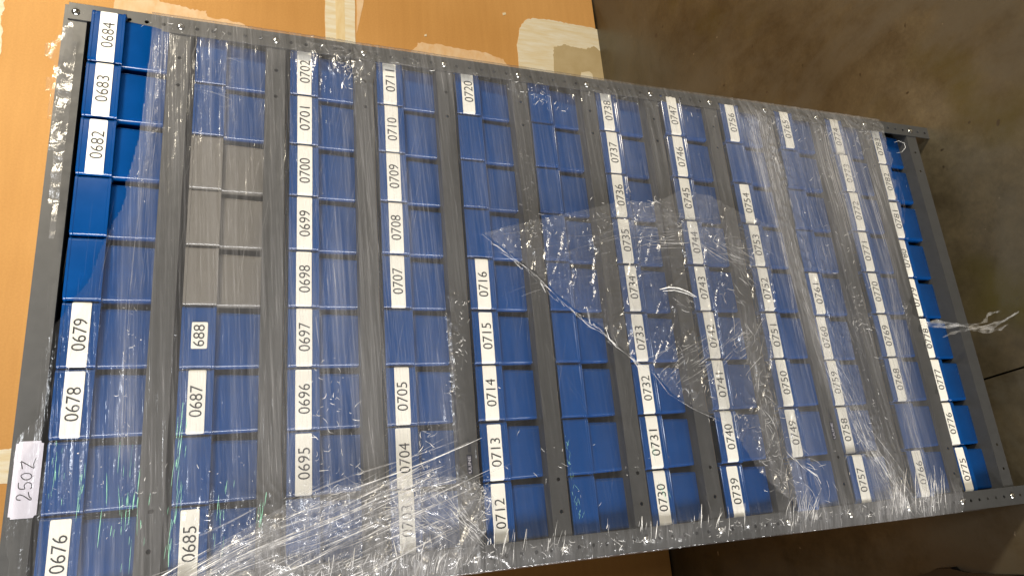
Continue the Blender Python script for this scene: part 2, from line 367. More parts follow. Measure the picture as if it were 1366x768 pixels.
bm = bmesh.new(); box(bm, (0.004, UD-0.0010, 0.03), (UW-0.004, UD-0.0003, H+0.009)); part('added_back_panel', bm, M_steel)  # unseen back, added so the gaps between bins stay dark

def text_mesh(name, txt, size, mat_, xs=1.0, depth=0.0, spacing=1.0, bold=0.0):
    cu = bpy.data.curves.new(name, 'FONT'); cu.body = txt; cu.size = size; cu.align_x = 'CENTER'; cu.align_y = 'CENTER'
    cu.space_character = spacing; cu.offset = bold; cu.resolution_u = 3
    o = bpy.data.objects.new(name, cu); COL.objects.link(o)
    bpy.context.view_layer.update()
    me = bpy.data.meshes.new_from_object(o.evaluated_get(bpy.context.evaluated_depsgraph_get()))
    bpy.data.objects.remove(o); bpy.data.curves.remove(cu)
    xsv = [v.co.x for v in me.vertices]; ysv = [v.co.y for v in me.vertices]
    cx = (min(xsv)+max(xsv))/2; cy = (min(ysv)+max(ysv))/2
    for v in me.vertices: v.co = Vector(((v.co.x-cx)*xs, 0, v.co.y-cy))
    me.materials.clear(); me.materials.append(mat_); me.name = name
    return me, (max(xsv)-min(xsv))*xs, max(ysv)-min(ysv)
# maker's plates printed on two of the shelf edges
for (u0, u1, u2), (v0, v1) in (((628, 628, 630), (632, 606)), ((1112, 1112, 1111), (586, 562))):
    a = at(u0, v0, 0); b = at(u0, v1, 0)
    z = bar_z[4] if u0 < 1000 else bar_z[9]
    xc = (a.x+b.x)/2; w = abs(a.x-b.x)
    bm = bmesh.new(); box(bm, (xc-w/2, -0.0002, z-0.0048), (xc+w/2, 0.0004, z+0.0040)); pl = part('maker_mark', bm, M_navy)
    me, tw, th = text_mesh('lettering', 'ULINE', 0.008, M_stick, 1.0)
    t = link('lettering', me, pl, Vector((xc, -0.0005, z-0.0004))-O); t.scale = (w*0.86/tw, 1, 0.0048/th)
    for k, (s_, dz, ww) in enumerate((('1-800-000-0000'[:0]+'INDUSTRIAL', 0.0004, 0.020), ('SHELVING', 0.0030, 0.012))):
        bm = bmesh.new()                       # two lines of print too small to read: rows of tiny bars
        x = xc+w/2+0.004
        while x < xc+w/2+0.004+ww:
            l = random.uniform(0.0007, 0.0016); box(bm, (x, -0.0001, z-dz-0.0008), (x+l, 0.0004, z-dz+0.0008)); x += l+0.0005
        tag(part('small_print', bm, M_navy), kind='stuff')
# handwritten sticker on the top shelf edge
a = at(43, 588, 0); b = at(33, 691, 0); xc = (a.x+b.x)/2; sw = abs(a.x-b.x)
zc = (at(42, 588).z+at(34, 691).z)/2
bm = bmesh.new(); box(bm, (-sw/2, -0.0004, -0.0155), (sw/2, 0, 0.0155))
bmesh.ops.bevel(bm, geom=[e for e in bm.edges if abs(e.verts[0].co.y-e.verts[1].co.y) > 1e-5], offset=0.003, segments=3, affect='EDGES')
for v in bm.verts: v.co += Vector((xc, -0.0002, H-0.0045))
stk = part('sticker', bm, M_stick)
strokes = [[(-.027, .004), (-.026, .008), (-.0225, .009), (-.020, .006), (-.022, .001), (-.0275, -.006), (-.026, -.0075), (-.023, -.005), (-.017, -.0035)],
           [(-.004, .0085), (-.0115, .0075), (-.0125, .001), (-.008, .002), (-.0045, -.001), (-.006, -.0055), (-.011, -.0065), (-.013, -.005)],
           [(.004, .0065), (.0, .003), (-.0005, -.002), (.003, -.0055), (.007, -.003), (.0078, .003), (.0055, .0065), (.0035, .0062)],
           [(.014, .0062), (.019, .007), (.024, .0082), (.0195, .001), (.0145, -.0065), (.020, -.006), (.027, -.0078)]]
def tube(bm, pts, r, k=5):
    rings = []
    for i, p in enumerate(pts):
        d = (pts[min(i+1, len(pts)-1)]-pts[max(i-1, 0)]).normalized()
        a = Vector((0, 1, 0)) if abs(d.y) < .9 else Vector((1, 0, 0)); n1 = d.cross(a).normalized(); n2 = d.cross(n1)
        rr = r if not callable(r) else r(i/(len(pts)-1))
        rings.append([bm.verts.new(p+(n1*math.cos(2*math.pi*j/k)+n2*math.sin(2*math.pi*j/k))*rr) for j in range(k)])
    for i in range(len(rings)-1):
        for j in range(k): bm.faces.new((rings[i][j], rings[i][(j+1) % k], rings[i+1][(j+1) % k], rings[i+1][j]))
    bm.faces.new(rings[0][::-1]); bm.faces.new(rings[-1])
def smooth_pts(P, n=5):
    out = []
    for i in range(len(P)-1):
        p0, p1, p2, p3 = P[max(i-1, 0)], P[i], P[i+1], P[min(i+2, len(P)-1)]
        for k in range(n):
            t = k/n
            out.append(0.5*((2*p1)+(p2-p0)*t+(2*p0-5*p1+4*p2-p3)*t*t+(3*p1-p0-3*p2+p3)*t**3))
    out.append(P[-1]); return out
bm = bmesh.new()
for s in strokes:
    tube(bm, smooth_pts([Vector((xc+x*0.95, -0.0007, H-0.005+z)) for x, z in s], 4), 0.00055, 4)
link('handwriting', bm_mesh('handwriting', (lambda b: ([setattr(v, 'co', v.co-O) for v in b.verts], b)[1])(bm), M_ink), stk)

# ------------------------------------------------------------------ bins
BW = 0.0957
def rrect(x0, x1, y0, y1, r, n=4):
    P = []
    for cx, cy, a0 in ((x1-r, y0+r, -90), (x1-r, y1-r, 0), (x0+r, y1-r, 90), (x0+r, y0+r, 180)):
        for i in range(n+1):
            a = math.radians(a0+90*i/n); P.append((cx+r*math.cos(a), cy+r*math.sin(a)))
    return P
def body_bm():
    bm = bmesh.new(); w = BW/2
    lv = [(0.0, 0.0038, 0.0130, 0.003), (0.0012, 0.0030, 0.0120, 0.007), (0.060, 0.0018, 0.0092, 0.007), (0.066, 0.0016, 0.0088, 0.007), (0.1015, 0.0012, 0.0072, 0.006), (0.103, 0.0016, 0.0076, 0.006)]
    loops = []
    for z, ins, yf, r in lv: loops.append([bm.verts.new((x, y, z)) for x, y in rrect(-w+ins, w-ins-0.0042, yf, 0.286-ins, r)])
    for z, ins, yf, r in ((0.1028, 0.0034, 0.0098, 0.004), (0.003, 0.0085, 0.025, 0.004)):
        loops.append([bm.verts.new((x, y, z)) for x, y in rrect(-w+ins, w-ins-0.0042, yf, 0.286-ins, r)])
    n = len(loops[0])
    for a, b in zip(loops, loops[1:]):
        for i in range(n): bm.faces.new((a[i], a[(i+1) % n], b[(i+1) % n], b[i]))
    bm.faces.new(loops[0]); bm.faces.new(loops[-1][::-1]); return bm
def lip_path(off, x0=None, x1=None):
    w = BW/2+off; r = 0.0055+off; rl = 0.0080+off; P = [(-w, 0.016), (-w, 0.0080)]
    for i in range(1, 7):
        a = math.radians(180+90*i/6); P.append((-w+rl+rl*math.cos(a), 0.0080+rl*math.sin(a)))
    for i in range(0, 7):
        a = math.radians(270+90*i/6); P.append((w-r+r*math.cos(a), 0.0055+r*math.sin(a)))
    P += [(w, 0.013)]; return P
LZ0, LZ1 = 0.0625, 0.1100
def lip_bm():
    bm = bmesh.new()
    prof = [(LZ0, 0.0006), (LZ0+0.0008, 0.0), (LZ0+0.0035, 0.0), (LZ0+0.0045, -0.0008), (LZ1-0.0045, -0.0008), (LZ1-0.0035, 0.0), (LZ1-0.0008, 0.0), (LZ1, -0.0006)]
    rows = [[bm.verts.new((x, y, z)) for x, y in lip_path(o_)] for z, o_ in prof]
    inn = [[bm.verts.new((x, y, z)) for x, y in lip_path(-0.0028)] for z in (LZ1, LZ0)]
    rows = rows+inn; rows.append(rows[0])
    for a, b in zip(rows, rows[1:]):
        for i in range(len(a)-1): bm.faces.new((a[i], a[i+1], b[i+1], b[i]))
    return bm
def label_bm(z0, z1, x0, x1, off=0.0006):
    P = [p for p in lip_path(off)[3:-3]]
    P = [p for p in P if x0 <= p[0] <= x1]
    if len(P) < 3 or P[0][0] > x0+0.004: P = [(x0, P[0][1] if P and x0 < -BW/2+.005 else -(off))] + P
    xs_ = [(x, y) for x, y in P]
    if xs_[-1][0] < x1-0.001: xs_.append((x1, -off))
    bm = bmesh.new(); r = 0.0016; rows = []
    for z, e in ((z0, r), (z0+r*.4, r*.3), (z0+r, 0), (z1-r, 0), (z1-r*.4, r*.3), (z1, r)):
        rows.append([bm.verts.new((x+(e if i == 0 else (-e if i == len(xs_)-1 else 0)), y, z)) for i, (x, y) in enumerate(xs_)])
    for a, b in zip(rows, rows[1:]):
        for i in range(len(a)-1): bm.faces.new((a[i], a[i+1], b[i+1], b[i]))
    back = [[bm.verts.new((v.co.x*0.998, v.co.y+0.0004, v.co.z)) for v in r_] for r_ in (rows[0], rows[-1])]
    for a, b in ((back[0], rows[0]), (rows[-1], back[1])):
        for i in range(len(a)-1): bm.faces.new((a[i], a[i+1], b[i+1], b[i]))
    return bm
body_me = {'blue': bm_mesh('bin_body', body_bm(), M_blue, 35), 'grey': bm_mesh('bin_body', body_bm(), M_grey, 35)}
lip_me = {'blue': bm_mesh('label_lip', lip_bm(), M_lip, 35), 'grey': bm_mesh('label_lip', lip_bm(), M_grey, 35)}
label_me = [bm_mesh('label', label_bm(0.0735+dz, 0.0975+dz, -0.0470, 0.0468+dx), M_paper, 40) for dz, dx in ((0, 0), (0.0008, -0.0015), (-0.0006, 0.0008), (0.0003, -0.003))]
small_me = bm_mesh('label', label_bm(0.0735, 0.0955, -0.018, 0.0225), M_paper, 40)
UNLAB = {1: (1, 4, 5), 2: (1, 4, 5, 6, 7, 8), 3: (0,), 4: (3,), 5: (5, 6, 7), 6: tuple(range(9)), 7: (), 8: (), 9: (0, 7), 10: (5, 6, 7), 11: (1,), 12: ()}
OBS = {1: [.043, .041, .041, .041, .041, .038, .034, .034, .033], 7: [.056, .056, .055, .046, .044, .044, .046, .047, .048], 8: [.056, .066, .064, .061, .060, .061, .059, .060, .060],
       9: [.074, .075, .071, .067, .066, .067, .063, .062, .065], 10: [.060, .046, .046, .044, .050, .055, .06, .064, .067], 11: [.080, .079, .077, .077, .077, .077, .078, .076, .068], 12: [.060, .053, .053, .049, .044, .045, .052, .057, .057]}
ORD = ['top', 'second', 'third', 'fourth', 'fifth', 'sixth', 'seventh', 'eighth', 'ninth', 'tenth', 'eleventh', 'bottom']
POS = ['leftmost', 'second from the left', 'third from the left', 'fourth from the left', 'middle', 'fourth from the right', 'third from the right', 'second from the right', 'rightmost']
bins = {}
for row in range(1, 13):
    zs = bar_z[row]+0.0162                      # shelf surface the row stands on
    for k in range(9):
        num = 676+(row-1)*9+k
        y = 0.011
        if row in OBS and row != 7:
            dz = CAM.z-(zs+0.0855); app = (CAM.z-(bar_z[row-1]-OBS[row][k]))
            y = max(-0.006, min(0.040, dz*1.108/app-1.0924-0.003))
        if row == 1: y = -0.002-0.0016*k
        if row == 12: y += 0.008
        y += random.uniform(-0.0015, 0.0015)
        kind = 'grey' if (row == 2 and k in (4, 5, 6)) else 'blue'
        has = k not in UNLAB[row]
        root = empty('storage_bin', (0.0815+0.0963*k+random.uniform(-.0005, .0005), y, zs+(0.004 if row == 1 else 0)))
        if row == 1: root.location.z = zs
        root.rotation_euler = (0, 0, random.gauss(0, 0.005))
        where = '%s shelf' % ORD[row-1]
        if num == 688: lab = 'blue plastic bin with a short white label reading 688, just left of the grey bins'
        elif has: lab = 'bin labelled 0%d, %s plastic, %s on the %s' % (num, kind, POS[k], where)
        else: lab = 'unlabelled %s plastic bin, %s in the %s row from the top' % (kind, POS[k], ORD[row-1] if row < 12 else 'twelfth')
        if row == 1 and not has: lab = 'unlabelled %s plastic bin, %s in the uppermost row' % (kind, POS[k])
        tag(root, lab, 'storage bin', 'plastic storage bins on the shelves')
        link('bin_body', body_me[kind], root); link('label_lip', lip_me[kind], root)
        if has:
            lb = link('label', small_me if num == 688 else random.choice(label_me), root)
            txt = '688' if num == 688 else '0%d' % num
            me, tw, th = text_mesh('number', txt, 0.0245, M_ink, 0.84, bold=-0.00012, spacing=1.0)
            t = link('number', me, lb, (random.uniform(-.002, .002) if num != 688 else 0.002, -0.0001+0.0002, 0.0853))
            s = 0.0172/th if num != 688 else 0.0155/th
            t.scale = (s*(0.0458/(tw*s)) if num != 688 else s*0.033/(tw*s), 1, s); t.location.y = -0.00095
        bins[num] = root

# ------------------------------------------------------------------ stretch wrap
wrap = empty('stretch_wrap', (UW/2, -0.02, 0))
tag(wrap, 'clear crinkled stretch wrap wound round the shelving, torn open at a slant', 'plastic wrap')
WO = Vector((UW/2, -0.02, 0))
def seg_d(u, v, pts):
    """distance in photo pixels to a polyline (used only to say where extra layers of wrap lie)"""
    d = np.full(np.shape(u), 1e9)
    for (a, b), (c, e) in zip(pts, pts[1:]):
        L2 = (c-a)**2+(e-b)**2; t = np.clip(((u-a)*(c-a)+(v-b)*(e-b))/L2, 0, 1)
        d = np.minimum(d, np.hypot(u-a-t*(c-a), v-b-t*(e-b)))
    return d
def sidef(u, v, pts):
    """signed: + on the far (right) side of a line running down the picture"""
    vs = np.array([p[1] for p in pts]); us = np.array([p[0] for p in pts]); return u-np.interp(v, vs, us)
def sstep(x, w): return 1/(1+np.exp(-np.clip(x/w, -40, 40)))
def film_y(X, Z):
    e = np.clip(np.minimum(np.minimum(X+0.002, UW+0.002-X)/0.05, 1.0), 0, 1); e = e*e*(3-2*e)
    return -0.0050 - 0.0085*e - 0.006*e*np.exp(-((X-0.75)/0.6)**2-((Z-(H-0.08))/0.16)**2)
R_EDGE = [(1172, 150), (1185, 200), (1196, 260), (1205, 300), (1215, 400), (1238, 470), (1262, 560), (1290, 700)]
xs = np.concatenate([np.full(6, -0.0015), np.linspace(-0.0015, UW+0.0015, 300), np.full(6, UW+0.0015)])
ysd = np.concatenate([np.linspace(0.30, 0.0, 6), np.full(300, np.nan), np.linspace(0.0, 0.30, 6)])
zs_ = np.linspace(H-12.0*PITCH, H+0.0115, 950)
GX, GZ = np.meshgrid(xs, zs_); GY = np.tile(ysd, (len(zs_), 1)); inner = np.isnan(GY)
fy = film_y(GX, GZ)
P0 = np.stack([GX, fy, GZ], -1); U, V_ = project(P0)
def dens_pre(U, V): return 0.6*sstep(U-190, 20)*sstep(610-U, 20)+0.7*sstep(U-980, 20)
crk = (0.9*np.exp(-(seg_d(U, V_, [(430, 75), (480, 95)])/28)**2) + 1.0*np.exp(-(seg_d(U, V_, [(300, 700), (450, 700), (620, 650)])/55)**2)
       + 0.9*np.exp(-(seg_d(U, V_, [(605, 400), (608, 480), (604, 560)])/12)**2) + 0.8*np.exp(-(seg_d(U, V_, [(1000, 160), (1180, 180)])/22)**2)
       + 0.7*np.exp(-(seg_d(U, V_, [(700, 120), (770, 130), (860, 140)])/18)**2) + 0.9*np.exp(-(seg_d(U, V_, [(1030, 200), (1090, 380), (1130, 520), (1200, 640)])/26)**2)
       + 0.5*np.exp(-(seg_d(U, V_, [(640, 745), (1300, 665)])/18)**2))
str_n = vnoise(GX*7+0.4*GZ*30, GZ*150+GX*6, 3)*0.6+vnoise(GX*16, GZ*420+GX*10, 5)*0.4
rid = 1-np.abs(vnoise(GX*55+2*vnoise(GX*20, GZ*20, 8), GZ*60, 9)); rid2 = 1-np.abs(vnoise(GX*120, GZ*130, 10))
vert = (1-np.abs(vnoise(GX*6, GZ*170+GX*30, 14)))**3; veilm = np.clip(dens_pre(U, V_), 0, 1)
pst = np.exp(-(seg_d(U, V_, [(560, 768), (900, 705), (1300, 655)])/24)**2)
tn = 1-np.abs(vnoise(GX*18+3*vnoise(GX*8, GZ*8, 41), GZ*85+GX*20, 42))
tl = 1-0.85*sstep(230-U, 18)*sstep(450-V_, 40)
disp = 0.0006*str_n*tl + crk*(0.0050*rid**3+0.0022*rid2**3) + 0.0008*vnoise(GX*9, GZ*12, 12)*tl + pst*0.0035*vert + (0.10+0.45*veilm)*0.0011*tn**5*tl + crk*0.0012*vert
GYf = np.where(inner, fy-disp, GY)
dens = (0.05+0.10*sstep(U-230, 40) + 0.72*sstep(sidef(U, V_, [(205, 10), (185, 200), (150, 400), (110, 560), (60, 640), (40, 768)]), 12)*sstep(-sidef(U, V_, [(585, 60), (600, 230), (608, 420), (612, 600), (660, 760)]), 9)
        + 0.40*sstep(sidef(U, V_, [(585, 60), (600, 230), (608, 420), (612, 600), (660, 760)]), 9)*sstep(-(V_-330+(U-900)*0.10), 30)
        + 0.75*sstep(sidef(U, V_, [(985, 150), (1022, 260), (1058, 400), (1060, 520), (1060, 700)]), 9)*sstep(-sidef(U, V_, [(1172, 150), (1190, 260), (1200, 330), (1215, 480), (1255, 640), (1275, 700)]), 10)
        + 0.9*np.exp(-(seg_d(U, V_, [(1010, 165), (1060, 380), (1110, 500), (1215, 680)])/20)**2) + 1.0*np.exp(-(seg_d(U, V_, [(1165, 260), (1195, 400), (1205, 520), (1235, 680)])/11)**2)
        + 0.8*np.exp(-(seg_d(U, V_, [(216, 30), (190, 200), (172, 400), (165, 600)])/13)**2)
        + 0.7*np.exp(-(seg_d(U, V_, [(300, 768), (450, 700), (560, 660)])/45)**2) + 0.8*np.exp(-(seg_d(U, V_, [(1110, 200), (1130, 300), (1110, 330)])/25)**2)
        + 0.2*np.exp(-(seg_d(U, V_, [(320, 50), (480, 90), (560, 92), (760, 125), (1180, 180)])/14)**2)
        + 0.55*np.exp(-(seg_d(U, V_, [(560, 762), (900, 710), (1290, 660)])/17)**2))
dens *= 0.8+0.35*vnoise(GX*5, GZ*14, 20)
Vtx = np.stack([GX, GYf, GZ], -1)-np.array(WO)
nr, nc = GX.shape; idx = np.arange(nr*nc).reshape(nr, nc)
Q = np.stack([idx[:-1, :-1], idx[:-1, 1:], idx[1:, 1:], idx[1:, :-1]], -1)
L_EDGE = [(207, 0), (192, 150), (165, 270), (118, 380), (70, 440), (50, 560), (10, 600)]
keep = (sidef(U, V_, L_EDGE) > 5*vnoise(GX*40, GZ*40, 32))[:-1, :-1] & (sidef(U, V_, R_EDGE) < 4*vnoise(GZ*60+GX*60, GX*50, 31))[:-1, :-1] | (~inner[:-1, :-1] & (GZ[:-1, :-1] > H-11.4*PITCH))
def film_obj(name, Vt, Qd, m, den):
    used = np.unique(Qd); rm = np.full(len(Vt), -1); rm[used] = np.arange(len(used))
    me = mesh_np(name, Vt[used], rm[Qd], m, True); a = me.attributes.new('wrap_layers', 'FLOAT', 'POINT'); a.data.foreach_set('value', den[used].astype(np.float32))
    return tag(link(name, me, wrap), kind='stuff')
film_obj('film_sheet', Vtx.reshape(-1, 3), Q[keep].reshape(-1, 4), M_film, dens.ravel())

def inpoly(u, v, P):
    r = np.zeros(np.shape(u), bool)
    for (x1, y1), (x2, y2) in zip(P, P[1:]+P[:1]):
        c = ((y1 > v) != (y2 > v)) & (u < (x2-x1)*(v-y1)/(y2-y1+1e-12)+x1); r ^= c
    return r
FLAP = [(642, 313), (700, 297), (760, 285), (830, 268), (870, 272), (905, 255), (940, 262), (985, 285), (1022, 300), (1030, 400), (1050, 520), (1072, 600), (1078, 690), (1058, 672), (1035, 655), (1012, 632), (992, 600), (966, 563), (925, 545), (893, 525), (872, 500), (850, 482), (822, 462), (800, 438), (775, 424), (745, 398), (715, 368), (690, 348), (668, 333)]
def sheet(name, poly, yb, nx, m, seed, amp, den, sag=0.0):
    pw = [at(u, v, yb) for u, v in poly]; x0, x1 = min(p.x for p in pw), max(p.x for p in pw); z0, z1 = min(p.z for p in pw), max(p.z for p in pw)
    nz = int(nx*(z1-z0)/(x1-x0)); gx, gz = np.meshgrid(np.linspace(x0, x1, nx), np.linspace(z0, z1, nz))
    u, v = project(np.stack([gx, np.full_like(gx, yb), gz], -1)); ins = inpoly(u, v, poly)
    w1 = vnoise(gx*22+gz*30, gz*10-gx*5, seed)*1.2
    r1 = (1-np.abs(vnoise(gx*14+w1, gz*40+gx*16+w1, seed+1)))**4; r2 = (1-np.abs(vnoise(gx*60+w1, gz*75, seed+2)))**4
    dy = yb-amp*(r1*1.0+r2*0.55)-sag*(0.5+0.5*vnoise(gx*6, gz*6, seed+3))
    vt = np.stack([gx, dy, gz], -1)-np.array(WO); n_, c_ = gx.shape; id_ = np.arange(n_*c_).reshape(n_, c_)
    q = np.stack([id_[:-1, :-1], id_[:-1, 1:], id_[1:, 1:], id_[1:, :-1]], -1)
    k = ins[:-1, :-1] & ins[1:, 1:] & ins[:-1, 1:] & ins[1:, :-1]
    dd = den(u, v)*np.ones_like(gx)+r1*0.5
    return film_obj(name, vt.reshape(-1, 3), q[k].reshape(-1, 4), m, dd.ravel())
sheet('loose_flap', FLAP, -0.024, 330, M_flap, 40, 0.006, lambda u, v: 0.45+0.9*np.exp(-(seg_d(u, v, [(850, 290), (930, 310), (1010, 350)])/22)**2)+0.9*np.exp(-(seg_d(u, v, [(1000, 440), (1020, 560), (1060, 660)])/22)**2), 0.006)
sheet('loose_flap', [(250, 775), (300, 720), (350, 690), (395, 665), (450, 648), (520, 640), (600, 635), (648, 650), (662, 672), (645, 710), (600, 775)], -0.026, 260, M_edgefilm, 60, 0.008, lambda u, v: 0.45+0*u, 0.006)
sheet('loose_flap', [(52, 78), (58, 62), (75, 50), (88, 30), (100, 22), (104, 60), (98, 150), (84, 290), (66, 340), (62, 300), (66, 240), (64, 180), (60, 120), (66, 84)], -0.012, 70, M_flap, 70, 0.006, lambda u, v: 0.5+0*u)

# creases, drawn-out strands and glints: little tubes on the film, glints coloured in white
SV = {}; SF = {}
def OUT(q):
    u, v = q; return v > 9+(u-92)*0.1445 and (u < 560 or v < 768-(u-600)*0.1295) and u < 1290+(v-650)*0.05
def strand(kind, px, w, yb=None, lift=0.0):
    if yb is None:
        px = [q for q in px if OUT(q)]
        if len(px) < 3: return
    n = len(px); P = []
    for u, v in px:
        p = at(u, v, -0.016) if yb is None else at(u, v, yb)
        if yb is None:
            y = float(film_y(p.x, p.z))-0.0022-lift; p = at(u, v, y)
        P.append(p-WO)
    vs = SV.setdefault(kind, []); fs = SF.setdefault(kind, []); b = len(vs)
    for i, p in enumerate(P):
        d = (P[min(i+1, n-1)]-P[max(i-1, 0)]); d = d.normalized() if d.length > 0 else Vector((1, 0, 0))
        n1 = d.cross(Vector((0, 1, 0))).normalized(); n2 = Vector((0, -1, 0))
        r = w*(0.25+0.75*math.sin(math.pi*(i+0.35)/(n-0.3)))
        vs += [p+n1*r, p-n1*r, p+n2*r*0.8]
    for i in range(n-1):
        for j in range(3):
            a = b+i*3+j; c = b+i*3+(j+1) % 3; fs.append((a, c, c+3, a+3))
def interp(pts, t):
    L = [0]
    for (a, b), (c, d) in zip(pts, pts[1:]): L.append(L[-1]+math.hypot(c-a, d-b))
    s = t*L[-1]
    for i in range(len(pts)-1):
        if s <= L[i+1] or i == len(pts)-2:
            f = (s-L[i])/(L[i+1]-L[i]); a, b = pts[i], pts[i+1]
            return (a[0]+(b[0]-a[0])*f, a[1]+(b[1]-a[1])*f), math.atan2(b[1]-a[1], b[0]-a[0])
def band(kind, guide, spread, n, ln, w, jit=0.06, bend=0.08, turn=0.0, clump=None):
    cl = [random.uniform(-1, 1) for _ in range(clump)] if clump else None
    for _ in range(int(n*(0.45 if kind == 'soft' else 0.8))):
        (u, v), a = interp(guide, random.random()); a += turn
        o = random.gauss(0, 0.55)*spread if not cl else (random.choice(cl)+random.gauss(0, 0.05))*spread
        u += -math.sin(a-turn)*o; v += math.cos(a-turn)*o; a += random.gauss(0, jit)
        l = ln[0]+(ln[1]-ln[0])*random.random()**2; k = random.gauss(0, bend); pts = []; m = max(4, int(l/8)+2)
        cu, cv = u-math.cos(a)*l/2, v-math.sin(a)*l/2
        for i in range(m):
            pts.append((cu, cv)); aa = a+k*(i/(m-1)-.5)*2; cu += math.cos(aa)*l/(m-1); cv += math.sin(aa)*l/(m-1)
        strand(kind, pts, (w[0]+(w[1]-w[0])*random.random()**3)*0.00065, lift=random.random()*0.003)
def glint_specks(kind, guide, spread, n, ln=(1.5, 7), w=(0.15, 0.6)):  # sparkle of the film built as tiny pale curls
    for _ in range(int(n*0.45)):
        (u, v), a = interp(guide, random.random()); o = random.gauss(0, 0.5)*spread; u += -math.sin(a)*o; v += math.cos(a)*o
        a = random.uniform(0, math.pi); l = ln[0]+(ln[1]-ln[0])*random.random()**2; k = random.gauss(0, 1.0); pts = []
        for i in range(4):
            pts.append((u, v)); a += k*0.3; u += math.cos(a)*l/3; v += math.sin(a)*l/3
        strand(kind, pts, (w[0]+(w[1]-w[0])*random.random()**2)*0.001, lift=random.random()*0.003)
D90 = math.pi/2
# fine stretch lines over the hazy rows (drawn along the winding direction)
band('soft', [(250, 200), (560, 230)], 170, 330, (30, 150), (0.10, 0.35), 0.05, 0.05, D90+0.10)
band('soft', [(230, 520), (600, 480)], 150, 330, (30, 150), (0.10, 0.35), 0.06, 0.05, D90+0.16)
band('soft', [(120, 300), (120, 560)], 70, 60, (30, 130), (0.10, 0.3), 0.05, 0.04, 0.1)
band('soft', [(640, 400), (950, 500)], 170, 130, (30, 120), (0.08, 0.25), 0.05, 0.04, D90-0.22)
band('soft', [(640, 200), (960, 230)], 90, 130, (25, 100), (0.08, 0.3), 0.08, 0.06, D90-0.22)
# vertical fold through the top rows
band('soft', [(216, 25), (196, 200), (176, 400), (165, 600)], 12, 90, (50, 200), (0.3, 0.9), 0.03, 0.03)
glint_specks('bright', [(180, 400), (165, 500), (165, 590)], 12, 70)
glint_specks('bright', [(190, 220), (186, 320)], 10, 22)
band('green', [(246, 560), (236, 660), (222, 768)], 9, 34, (10, 60), (0.4, 1.3), 0.04, 0.04)  # green bands draw lamp reflections as coloured strands
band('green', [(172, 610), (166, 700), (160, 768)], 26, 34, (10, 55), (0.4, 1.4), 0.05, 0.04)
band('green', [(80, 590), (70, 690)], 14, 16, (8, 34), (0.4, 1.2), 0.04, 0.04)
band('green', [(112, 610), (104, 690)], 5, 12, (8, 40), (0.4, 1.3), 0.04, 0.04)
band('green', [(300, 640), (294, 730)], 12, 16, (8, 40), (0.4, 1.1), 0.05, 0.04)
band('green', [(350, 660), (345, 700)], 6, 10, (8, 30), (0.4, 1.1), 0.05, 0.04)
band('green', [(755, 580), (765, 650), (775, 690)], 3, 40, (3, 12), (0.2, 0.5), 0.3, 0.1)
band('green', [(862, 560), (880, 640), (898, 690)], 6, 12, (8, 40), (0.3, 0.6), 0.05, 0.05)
glint_specks('bright', [(60, 640), (200, 680), (340, 640)], 60, 110)
# the dense drawn-out fan at the lower left
band('fan', [(215, 800), (330, 740), (450, 690), (560, 640)], 32, 150, (50, 240), (0.15, 1.6), 0.05, 0.05, 0.0, 26)
band('fan', [(330, 810), (420, 765), (510, 725), (580, 695)], 28, 120, (30, 170), (0.15, 1.6), 0.06, 0.05, 0.0, 24)
band('soft', [(260, 790), (400, 730), (600, 650)], 50, 160, (60, 220), (0.6, 2.4), 0.08, 0.08)
glint_specks('bright', [(380, 660), (450, 655), (520, 650), (600, 650)], 26, 150, (3, 16))
glint_specks('bright', [(440, 520), (420, 620), (480, 640)], 40, 90, (3, 14))
band('bright', [(560, 640), (600, 680), (640, 725)], 12, 36, (20, 90), (0.3, 1.0), 0.12, 0.1)
band('bright', [(520, 690), (560, 690), (600, 710)], 16, 36, (20, 70), (0.3, 0.8), 0.25, 0.3)
glint_specks('bright', [(630, 640), (648, 655), (650, 680), (630, 710)], 12, 170, (3, 14))
band('fan', [(400, 765), (640, 742)], 16, 150, (8, 40), (0.3, 1.3), 0.25, 0.2, D90+0.3)
# strands over the left post, its upright glints drawn in white
band('bright', [(640, 725), (780, 712), (900, 698), (1000, 686)], 10, 55, (6, 44), (0.3, 1.8), 0.09, 0.08, D90+0.2, None)
band('fan', [(1055, 688), (1095, 680)], 14, 40, (8, 60), (0.3, 1.6), 0.2, 0.12, D90+0.30)
band('fan', [(1190, 668), (1262, 655)], 16, 90, (8, 75), (0.3, 1.8), 0.14, 0.08, D90+0.12)
glint_specks('bright', [(600, 745), (800, 722), (1000, 700), (1300, 662)], 10, 330, (2, 10))
glint_specks('bright', [(863, 718), (863, 720)], 10, 60, (2, 9)); glint_specks('bright', [(752, 730), (756, 732)], 10, 60, (2, 9)); glint_specks('bright', [(962, 706), (965, 708)], 9, 50, (2, 9))
# along the upper post
glint_specks('bright', [(90, 12), (300, 42), (420, 66), (560, 90), (700, 108), (880, 140), (1180, 178)], 9, 230, (1.5, 8))
glint_specks('bright', [(440, 78), (480, 95), (455, 105)], 14, 150, (2, 9)); band('soft', [(330, 50), (560, 88)], 12, 60, (15, 60), (0.3, 0.8), 0.3, 0.2)
glint_specks('bright', [(730, 130), (700, 120), (760, 150)], 12, 90, (2, 8)); glint_specks('bright', [(1010, 160), (1080, 170), (1170, 185)], 22, 190, (2, 8))
band('soft', [(240, 60), (300, 60), (290, 140)], 26, 60, (15, 60), (0.2, 0.7), 0.3, 0.3, D90)
